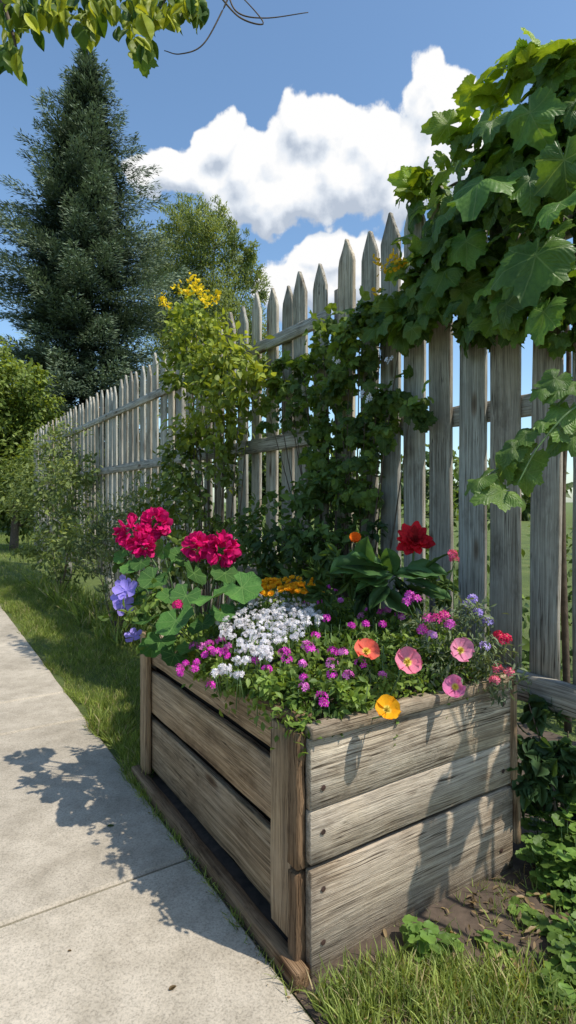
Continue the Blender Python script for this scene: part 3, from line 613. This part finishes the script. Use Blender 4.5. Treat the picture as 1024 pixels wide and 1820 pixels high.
mags=[(345,1150),(372,1143),(392,1140),(405,1150),(385,1160),(365,1165),(350,1178),(330,1180),(322,1197),(345,1190),(375,1220),(505,1160),(550,1152),(592,1160),(510,1172),(625,1112),(605,1068),(570,1070),(545,1075),(655,1085),(690,1085),(715,1097),(728,1062),(762,1060),(680,1110),(650,1110),(538,1180),(540,1205),(590,1200),(618,1202),(575,1250),(572,1240),(540,1222),(560,1130),(640,1065),(600,1048),(660,1050),(560,1050),(700,1075),(475,1190),(455,1175),(590,1180),(640,1180),(680,1200),(610,1160),(580,1100),(620,1040),(585,1045),(640,1095),(400,1165),(375,1155),(665,1070),(555,1158),(545,1150),(675,1088),(710,1092),(318,1190),(360,1150),(398,1158)]
for x,y in mags:
    mb=MB(); c=sp_pt(x,y,.03+rng.uniform(-.01,.015)); k=rng.integers(8,20); ball(mb,c,.010+rng.uniform(0,.009),k,TF,.0082,np.array([.72,.05,.52]) if rng.random()<.7 else np.array([.80,.20,.62]),var=.25)
    mk('flower_head',mb,M_floret,cu)
wh=plant('alyssum_plant',W(1.85,1.05,.6),'cushion of tiny white alyssum blossoms in planter')
mb=MB();ms=MB()
cs=[(480,1082,55),(520,1088,45),(440,1095,42),(470,1112,60),(425,1125,36),(540,1105,30),(445,1150,30),(500,1125,40),(460,1140,38),(500,1072,35),(550,1095,24),(410,1108,24),(400,1190,12),(385,1195,10),(420,1200,9),(470,1165,18),(430,1175,14)]
for x,y,r in cs:
    n_=int(r*.85)
    for i in range(n_):
        t=rng.uniform(0,6.28); q=r*math.sqrt(rng.random()); xx=x+q*math.cos(t); yy=y+q*.5*math.sin(t)
        c=sp_pt(xx,yy,.04+rng.normal(0,.013)+.015*(1-q/60)); k=6
        ball(mb,c,.009,k,TF,.0064,np.array([.86,.83,.85])*rng.uniform(.88,1.03),var=.06)
        if i%3==0: tube(ms,[c-Z*.06+rng.normal(0,.01,3),c],.0012,4)
mk('blossoms',mb,M_floret,wh); mk('stem',ms,M_stem,wh)
mg=plant('marigold_plant',W(1.98,1.35,.6),'cluster of golden orange marigold blossoms in planter')
for i in range(80):
    x=rng.uniform(462,572); y=1038+rng.uniform(-12,16)+abs(x-520)*.14; c=P(x,y,2.3-(y-1040)*.006+rng.uniform(-.03,.03))
    mb=MB(); nr=nz(Z+np.array([0,-.6,0])+rng.normal(0,.4,3)); x_=nz(np.cross(nr,[1,.1,0])); y_=np.cross(nr,x_)
    for ring,(s,el) in enumerate(((.015,.15),(.010,.6))):
        for k in range(7):
            t=k*2*math.pi/7+ring*.4; inst(mb,TP,c,x_*math.cos(t)+y_*math.sin(t)+nr*el,nr,s,np.array([.95,.38+.16*rng.random(),.01])*rng.uniform(.75,1.05))
    mk('blossom',mb,M_petal,mg)
mb=MB(); foliage(mb,TSW,[(P(x,1072,2.28),.07) for x in (470,500,530,560,590)],12000,.035,*MG)
mk('foliage',mb,M_leaf,mg)
def poppy(px,py,Y,r,col,face,ctr,label):
    c=P(px,py,Y); base=W(max(A0+.06,c@U+.04),min(max(c@V,L0+.08),L1-.08),.61)
    e=plant('poppy_plant',base,label,group='single poppies growing in the planter')
    nr=nz(np.array(face)); x_=nz(np.cross(nr,[.1,.2,1])); y_=np.cross(nr,x_)
    mb=MB()
    for k in range(5):
        t=k*math.pi*.4+rng.normal(0,.12); inst(mb,t_petal(1.3,.20+.16*(k%2)+rng.uniform(-.05,.1),.08),c-nr*.006*(k%2),x_*math.cos(t)+y_*math.sin(t)+nr*rng.uniform(.15,.35),nr,r*rng.uniform(.9,1.15),np.array(col)*rng.uniform(.85,1.08))
    mk('petals',mb,M_poppy,e)
    mb=MB(); n_=26; inst(mb,TN,np.tile(c,(n_,1)),nz(nr+rng.normal(0,.45,(n_,3))),rdir(n_),r*.34,ctr); ball(mb,c+nr*r*.06,r*.12,10,TF,r*.1,ctr); mk('flower_centre',mb,M_ctr,e)
    mb=MB(); cc=curve([base,(base+c)/2+rng.normal(0,.012,3),c-nr*.03,c],6); tube(mb,cc,.0022,6); mk('stem',mb,M_stem,e)
poppy(651,1158,1.72,.042,(1.,.20,.13),(.1,-.7,.7),(1,1,.6),'coral pink poppy with yellow centre in planter')
poppy(724,1177,1.68,.045,(.97,.30,.42),(.15,-.8,.55),(1,1,.8),'rose pink poppy with yellow centre in planter')
poppy(818,1156,1.80,.043,(.94,.36,.52),(.05,-.85,.5),(1,1,.8),'pale pink poppy on thin stem in planter')
poppy(810,1221,1.76,.034,(.92,.26,.50),(-.5,-.7,.4),(1,1,.8),'small pink poppy turned sideways in planter')
poppy(688,1262,1.58,.040,(1.,.48,.015),(.05,-.7,.7),(1,.8,.1),'golden orange poppy hanging over planter rim')
da=plant('dahlia_plant',W(1.65,1.58,.61),'red dahlia with broad dark leaves at back of planter')
c=P(737,962,2.12); nr=nz(np.array([-.05,-.75,.6])); x_=nz(np.cross(nr,Z)); y_=np.cross(nr,x_); mb=MB()
for ring,(s,el,n_) in enumerate(((.078,.1,11),(.062,.3,10),(.045,.6,8),(.025,1.,6))):
    for k in range(n_):
        t=k*2*math.pi/n_+ring*.3+rng.normal(0,.08); inst(mb,t_petal(.5,.12+rng.uniform(-.05,.08),.04),c,x_*math.cos(t)+y_*math.sin(t)+nr*(el+rng.normal(0,.08)),nr,s*rng.uniform(.85,1.1),np.array([.70,.012,.025])*rng.uniform(.6,1.2)*(1-.2*ring))
mk('flower_head',mb,M_petal,da)
mb=MB(); c2=P(631,963,2.20)
for k in range(14):
    t=k*.63; inst(mb,TP,c2,x_*math.cos(t)+y_*math.sin(t)+nr*.8,nr,.040,(.95,.24,.02))
mk('flower_head',mb,M_petal,da)
mb=MB(); b_=W(1.65,1.55,.61)
for q in (c,c2,P(700,1040,2.1)): cc=curve([b_,(b_+q)/2+V*.02,q],6); tube(mb,cc,.004,6)
mk('stem',mb,M_stem,da)
mb=MB()
for x0,y0,x1,y1,s in [(690,1010,640,985,.15),(690,1010,590,995,.18),(700,1020,640,1040,.15),(700,1020,750,1020,.15),(700,1020,690,980,.12),(720,1010,800,1015,.14),(690,1030,620,1020,.13),(720,1030,770,1045,.13),(690,1040,660,1075,.11),(640,1000,600,1010,.12),(650,1000,650,960,.10),(760,1010,790,985,.10),(680,1050,720,1085,.11),(750,1050,800,1060,.10)]:
    p0=P(x0,y0,2.08); p1=P(x1,y1,2.03); inst(mb,[TO,TOW],p0,nz(p1-p0),nz(Z+np.array([0,-.5,0])+rng.normal(0,.2,3)),s*1.1,np.array([.07,.15,.05])*rng.uniform(.8,1.3))
foliage(mb,TO,[(P(x,y,2.15),.09) for x,y in [(620,1010),(670,1040),(730,1050),(780,1060),(600,1040)]],4500,.07,*DG)
mk('foliage',mb,M_leaf,da)
fp=plant('scabiosa_plant',W(1.42,1.6,.61),'feathery grey-green plant with small pink and lilac flowers')
mb=MB(); foliage(mb,TSW,[(P(x,y,1.9),.065) for x,y in [(740,1130),(780,1120),(820,1130),(860,1140),(760,1170),(800,1185),(850,1180),(880,1170),(740,1195),(790,1210),(840,1090),(800,1085),(870,1200),(905,1205)]],24000,.030,(.08,.12,.06),(.26,.32,.18),per=12,spread=.5); mk('foliage',mb,M_leaf,fp)
ms=MB()
for x,y,Y,cl in [(775,1100,1.86,(.80,.08,.35)),(790,1095,1.86,(.80,.08,.35)),(768,1130,1.83,(.65,.28,.62)),(728,1060,1.93,(.68,.1,.55)),(722,1070,1.93,(.68,.1,.55)),(805,985,1.96,(.85,.14,.28)),(808,995,1.96,(.85,.14,.28)),(830,1075,1.93,(.45,.34,.78)),(850,1090,1.91,(.45,.34,.78)),(868,1105,1.91,(.45,.37,.78)),(862,1150,1.86,(.55,.42,.82)),(885,1130,1.93,(.7,.03,.1)),(900,1135,1.93,(.7,.03,.1)),(885,1190,1.86,(.85,.2,.28)),(905,1195,1.86,(.85,.2,.28)),(880,1210,1.84,(.85,.2,.3)),(800,1110,1.86,(.7,.12,.55)),(760,1100,1.88,(.75,.12,.45)),(740,1065,1.92,(.7,.1,.5)),(840,1065,1.93,(.5,.38,.8)),(750,1120,1.84,(.8,.1,.5)),(895,1140,1.9,(.75,.04,.15))]:
    mb=MB(); c=P(x,y,Y); ball(mb,c,.015,18,TF,.010,cl); mk('flower_head',mb,M_floret,fp); b_=W(1.42+rng.normal(0,.05),1.6,.62); cc=curve([b_,(b_+c)/2,c],4); tube(ms,cc,.0018,5)
mk('stem',ms,M_stem,fp)
# ---------------------------------------------------------------- plants low right
shrub('leafy_weed',[(P(x,y,2.05),r) for x,y,r in [(960,1290,.1),(1010,1300,.1),(950,1350,.09),(1000,1370,.1),(1040,1330,.12),(940,1250,.07),(960,1400,.09),(1020,1420,.09)]],6500,.07,(.025,.06,.025),(.09,.16,.06),'dark leafy weeds growing under the fence rail',T=[TO,TOW],cat='weed')
def groundcover(name,spots,label):
    mb=MB(); ms=MB()
    for X,Y_,r,n_,hm in spots:
        for i in range(n_):
            t=rng.uniform(0,6.28);q=r*math.sqrt(rng.random()); x=X+q*math.cos(t); y=Y_+q*math.sin(t); h=rng.uniform(.2,1)*hm*(1.1-q/r*.5); c=np.array([x,y,h])
            if (c@U>A0-.06) and (c@V<L1+.06): continue
            tube(ms,[np.array([x*.7+X*.3,y*.7+Y_*.3,0]),c],.0016,4)
            s=rng.uniform(.035,.065); cl=np.array([.16,.27,.055])*rng.uniform(.5,1.3)
            for k in range(3):
                a=t+k*2.09; d=np.array([math.cos(a),math.sin(a),-.1]); inst(mb,TRs[k],c,d,Z+rng.normal(0,.3,3),s*.75,cl)
    e=empty(name,(spots[0][0],spots[0][1],0),label=label,category='weed'); mk('foliage',mb,M_leaf,e); mk('stem',ms,M_stem,e)
groundcover('clover_plant',[(.94,1.93,.13,90,.22),(1.02,1.86,.12,70,.2),(.88,1.84,.07,30,.14),(1.0,2.05,.12,60,.30)],'clump of bright green clover leaves on bare soil')
groundcover('clover_plant',[(.80,1.55,.10,36,.10),(.88,1.62,.08,26,.12),(.70,1.46,.07,18,.08),(.92,1.75,.06,14,.08),(.82,1.68,.05,8,.06),(.80,1.44,.06,14,.1)],'small clover clump growing beside grass')
groundcover('clover_plant',[(.38,1.60,.05,12,.15),(.46,1.64,.03,6,.08),(.72,1.74,.05,9,.07),(.6,1.64,.05,6,.06)],'few clover leaves sprouting at foot of planter')
# ---------------------------------------------------------------- grass
def blades(mb,p,h,dark=(.09,.14,.02),light=(.31,.38,.09)):
    n_=len(p); t=rng.random((n_,1)); col=np.array(dark)*(1-t)+np.array(light)*t
    dry=rng.random(n_)<.10; col[dry]=np.array([.42,.36,.20])
    yd=nz(Z+rng.normal(0,.5,(n_,3))*np.array([1,1,.2])); nr=rng.normal(0,1,(n_,3))*np.array([1,1,.1])
    inst(mb,TB,p,yd,nr,h,col)
mb=MB()
def region(a0,a1,l0,l1,n_,h0,h1,pw=1.):
    a=a0+(a1-a0)*rng.random(n_)**pw; l=rng.uniform(l0,l1,n_); l=l+.03*np.sin(a*9)*(l<l0+.1)
    patch=.7+.35*np.sin(a*3.1+l*4)*np.cos(l*7-a*1.7)
    p=U*a[:,None]+V*l[:,None]+Z*.004; blades(mb,p,rng.uniform(h0,h1,n_)*patch)
region(2.66,5.5,.84,1.75,30000,.035,.09)
region(5.5,10.,.84,1.8,26000,.05,.10)
region(10.,26.,.84,4.0,26000,.06,.13)
region(2.55,3.4,.82,1.0,2000,.05,.12)
region(5.,9.,1.4,1.8,3000,.15,.35)
mk('grass',mb,M_grass,kind='stuff',label='green lawn grass beside the sidewalk',category='grass')
mb=MB()
def clump(X,Y_,r,n_,h0,h1):
    t=rng.uniform(0,6.28,n_);q=r*np.sqrt(rng.random(n_)); p=np.stack([X+q*np.cos(t),Y_+q*np.sin(t)*.7,np.full(n_,.01)],1)
    ok=(p@V>.84)&((p@U<A0-.03)|(p@V>L1+.03)|(p@V<L0-.05)); p=p[ok]; blades(mb,p,rng.uniform(h0,h1,len(p)),(.12,.18,.03),(.36,.43,.13))
for X,Y_,r,n_ in [(.14,1.44,.09,400),(.24,1.48,.11,600),(.36,1.50,.12,700),(.48,1.48,.12,600),(.28,1.38,.15,800),(.46,1.36,.14,700),(.6,1.5,.10,260),(.1,1.34,.08,250),(.62,1.38,.12,400),(.75,1.4,.12,260)]: clump(X,Y_,r,n_,.04,.10)
for i in range(110):
    clump(rng.uniform(.3,1.2),rng.uniform(1.35,1.95),.03,14,.02,.07)
mk('grass_tuft',mb,M_grass,kind='stuff',label='tufts of green grass at foot of planter',category='grass')
mb=MB()
for a in rng.uniform(1.25,2.7,70):
    n_=9; p=W(a,.815,.012)+rng.normal(0,.012,(n_,3))*np.array([1,1,0]); blades(mb,p,rng.uniform(.015,.05,n_))
mk('grass_edging',mb,M_grass,kind='stuff',label='sparse grass sprouting along the sidewalk edge',category='grass')
mb=MB(); n_=900; X=rng.uniform(.15,1.15,n_);Y_=rng.uniform(1.35,2.15,n_); p=np.stack([X,Y_,np.full(n_,.035)],1); ok=((p@U<A0-.05)|(p@V>L1+.05))&(p@V>.86); p=p[ok]
a=rng.uniform(1.2,2.9,260); l=.835-np.abs(rng.normal(0,.025,260)); p=np.vstack([p,U*a[:,None]+V*l[:,None]+Z*.017]); n_=len(p)
sz=np.concatenate([rng.uniform(.012,.045,n_-260),rng.uniform(.004,.014,260)])
inst(mb,TSW,p,nz(rng.normal(0,1,(n_,3))*np.array([1,1,.2])),Z+rng.normal(0,.3,(n_,3)),sz,np.array([.30,.22,.13])*rng.uniform(.3,1.4,(n_,1)))
mk('leaf_litter',mb,M_leaf,kind='stuff',label='dry brown leaf litter scattered on soil',category='leaf litter')
for (x,y,s,cl) in [(190,1468,.03,(.06,.10,.02)),(300,1760,.025,(.15,.10,.05)),(120,1690,.012,(.15,.10,.05)),(262,1445,.014,(.2,.16,.08))]:
    p=P(x,y,F*(H-.018)/(y-890)); mb=MB(); inst(mb,TO,p,nz(np.array([1,.3,0])+rng.normal(0,.4,3)*np.array([1,1,0])),Z,s,cl); mk('fallen_leaf',mb,M_leaf,org=tuple(p),label='small fallen leaf lying on the concrete sidewalk',category='leaf',group='fallen leaves on the sidewalk')
# ---------------------------------------------------------------- world
w=bpy.data.worlds.new('World'); scene.world=w; w.use_nodes=True; nt=w.node_tree; nt.nodes.clear()
gt=bpy.data.node_groups.new('CloudDensity','ShaderNodeTree')
gt.interface.new_socket('Vector',in_out='INPUT',socket_type='NodeSocketVector'); gt.interface.new_socket('Value',in_out='OUTPUT',socket_type='NodeSocketFloat')
gi=gt.nodes.new('NodeGroupInput'); go=gt.nodes.new('NodeGroupOutput')
n1=noise(gt,gi.outputs[0],7.,3,.6)
vm=N(gt,'ShaderNodeVectorMath',operation='MULTIPLY_ADD'); lk(gt,n1.outputs['Color'],vm.inputs[0]); vm.inputs[1].default_value=(.13,.13,0)
sb=N(gt,'ShaderNodeVectorMath',operation='SUBTRACT'); lk(gt,gi.outputs[0],sb.inputs[0]); sb.inputs[1].default_value=(.065,.065,0); lk(gt,sb.outputs[0],vm.inputs[2])
prev=None
ELL=[(775,175,68,75),(720,235,110,85),(650,270,120,85),(800,250,75,90),(560,250,80,80),(525,225,45,45),(600,330,190,75),(450,300,90,60),(395,245,50,46),(340,300,85,52),(285,290,55,48),(480,350,140,50),(740,330,110,60),
     (600,445,110,50),(560,500,90,55),(640,500,130,70),(500,540,50,50),(760,470,120,60),(-250,300,150,90),(1500,420,200,90)]
for x,y,rx,ry in ELL:
    az=math.atan((x-512)/F); el=math.atan((890-y)/F*math.cos(az)); ca=math.cos(az)
    ra=rx/F*ca*ca; re=ry/F*ca*math.cos(el)**2
    s=N(gt,'ShaderNodeVectorMath',operation='SUBTRACT'); lk(gt,vm.outputs[0],s.inputs[0]); s.inputs[1].default_value=(az,el,0)
    q=N(gt,'ShaderNodeVectorMath',operation='MULTIPLY'); lk(gt,s.outputs[0],q.inputs[0]); q.inputs[1].default_value=(1/ra,1/re,0)
    l=N(gt,'ShaderNodeVectorMath',operation='LENGTH'); lk(gt,q.outputs[0],l.inputs[0])
    d=math_(gt,'SUBTRACT',1.05,l.outputs['Value'])
    prev=d if prev is None else math_(gt,'SMOOTH_MAX',prev,d,.15)
vor=N(gt,'ShaderNodeTexVoronoi',feature='F1'); vor.inputs['Scale'].default_value=15.
n4=noise(gt,gi.outputs[0],28,2,.6); vd=N(gt,'ShaderNodeVectorMath',operation='MULTIPLY_ADD'); lk(gt,n4.outputs['Color'],vd.inputs[0]); vd.inputs[1].default_value=(.035,.035,0); lk(gt,gi.outputs[0],vd.inputs[2]); lk(gt,vd.outputs[0],vor.inputs['Vector'])
n2=noise(gt,gi.outputs[0],24.,5,.62)
puff=math_(gt,'MULTIPLY',math_(gt,'SUBTRACT',.45,vor.outputs['Distance']),.75)
res=math_(gt,'ADD',math_(gt,'ADD',math_(gt,'MULTIPLY',math_(gt,'MINIMUM',prev,.75),1.35),math_(gt,'MULTIPLY',math_(gt,'SUBTRACT',n2.outputs[0],.5),.85)),puff)
lk(gt,res,go.inputs[0])
tc=N(nt,'ShaderNodeTexCoord'); sx=N(nt,'ShaderNodeSeparateXYZ'); lk(nt,tc.outputs['Generated'],sx.inputs[0])
az=math_(nt,'ARCTAN2',sx.outputs[0],sx.outputs[1]); el=math_(nt,'ARCSINE',sx.outputs[2]); cb=N(nt,'ShaderNodeCombineXYZ'); lk(nt,az,cb.inputs[0]); lk(nt,el,cb.inputs[1])
g1=nt.nodes.new('ShaderNodeGroup'); g1.node_tree=gt; lk(nt,cb.outputs[0],g1.inputs[0])
ad=N(nt,'ShaderNodeVectorMath',operation='ADD'); lk(nt,cb.outputs[0],ad.inputs[0]); ad.inputs[1].default_value=(.010,.030,0)
g2=nt.nodes.new('ShaderNodeGroup'); g2.node_tree=gt; lk(nt,ad.outputs[0],g2.inputs[0])
al=N(nt,'ShaderNodeMapRange',interpolation_type='SMOOTHSTEP'); al.inputs[1].default_value=-.02; al.inputs[2].default_value=.22; lk(nt,g1.outputs[0],al.inputs[0])
sh=math_(nt,'MULTIPLY_ADD',math_(nt,'SUBTRACT',g1.outputs[0],g2.outputs[0]),.9,.64)
cr=ramp(nt,sh,[(.1,(.50,.57,.68)),(.5,(.80,.85,.92)),(.8,(1,1,1))])  # white to grey-blue paints sun and shade onto the clouds
sky=N(nt,'ShaderNodeTexSky',sky_type='NISHITA'); sky.sun_disc=False; sky.sun_elevation=math.asin(SUN[2]); sky.sun_rotation=math.atan2(SUN[0],SUN[1])
sky.air_density=1.0; sky.dust_density=.8; sky.ozone_density=2.4
skc=mixc(nt,'MULTIPLY',1.,sky.outputs[0],(1.22,1.36,1.36,1))
b1=N(nt,'ShaderNodeBackground'); b1.inputs[1].default_value=.15; lk(nt,skc,b1.inputs[0])
b2=N(nt,'ShaderNodeBackground'); b2.inputs[1].default_value=1.0; lk(nt,cr.outputs[0],b2.inputs[0])
mx=N(nt,'ShaderNodeMixShader'); lk(nt,al.outputs[0],mx.inputs[0]); lk(nt,b1.outputs[0],mx.inputs[1]); lk(nt,b2.outputs[0],mx.inputs[2])
wo=N(nt,'ShaderNodeOutputWorld'); lk(nt,mx.outputs[0],wo.inputs[0])
from mathutils import Vector
sd=bpy.data.lights.new('sun','SUN'); sd.energy=5.0; sd.angle=math.radians(.55); sd.color=(1,.94,.83)
so=bpy.data.objects.new('sun',sd); so.rotation_euler=Vector(SUN).to_track_quat('Z','Y').to_euler(); so.location=(3,-2,8); scene.collection.objects.link(so)
cd=bpy.data.cameras.new('camera'); cd.sensor_fit='VERTICAL'; cd.sensor_height=36; cd.lens=36*F/1820; cd.shift_y=-20/1820; cd.clip_end=2000; cd.clip_start=.02
co=bpy.data.objects.new('camera',cd); co.location=(0,0,H); co.rotation_euler=(math.pi/2,0,0); scene.collection.objects.link(co); scene.camera=co
scene.view_settings.view_transform='Standard'; scene.view_settings.look='None'; scene.view_settings.exposure=0
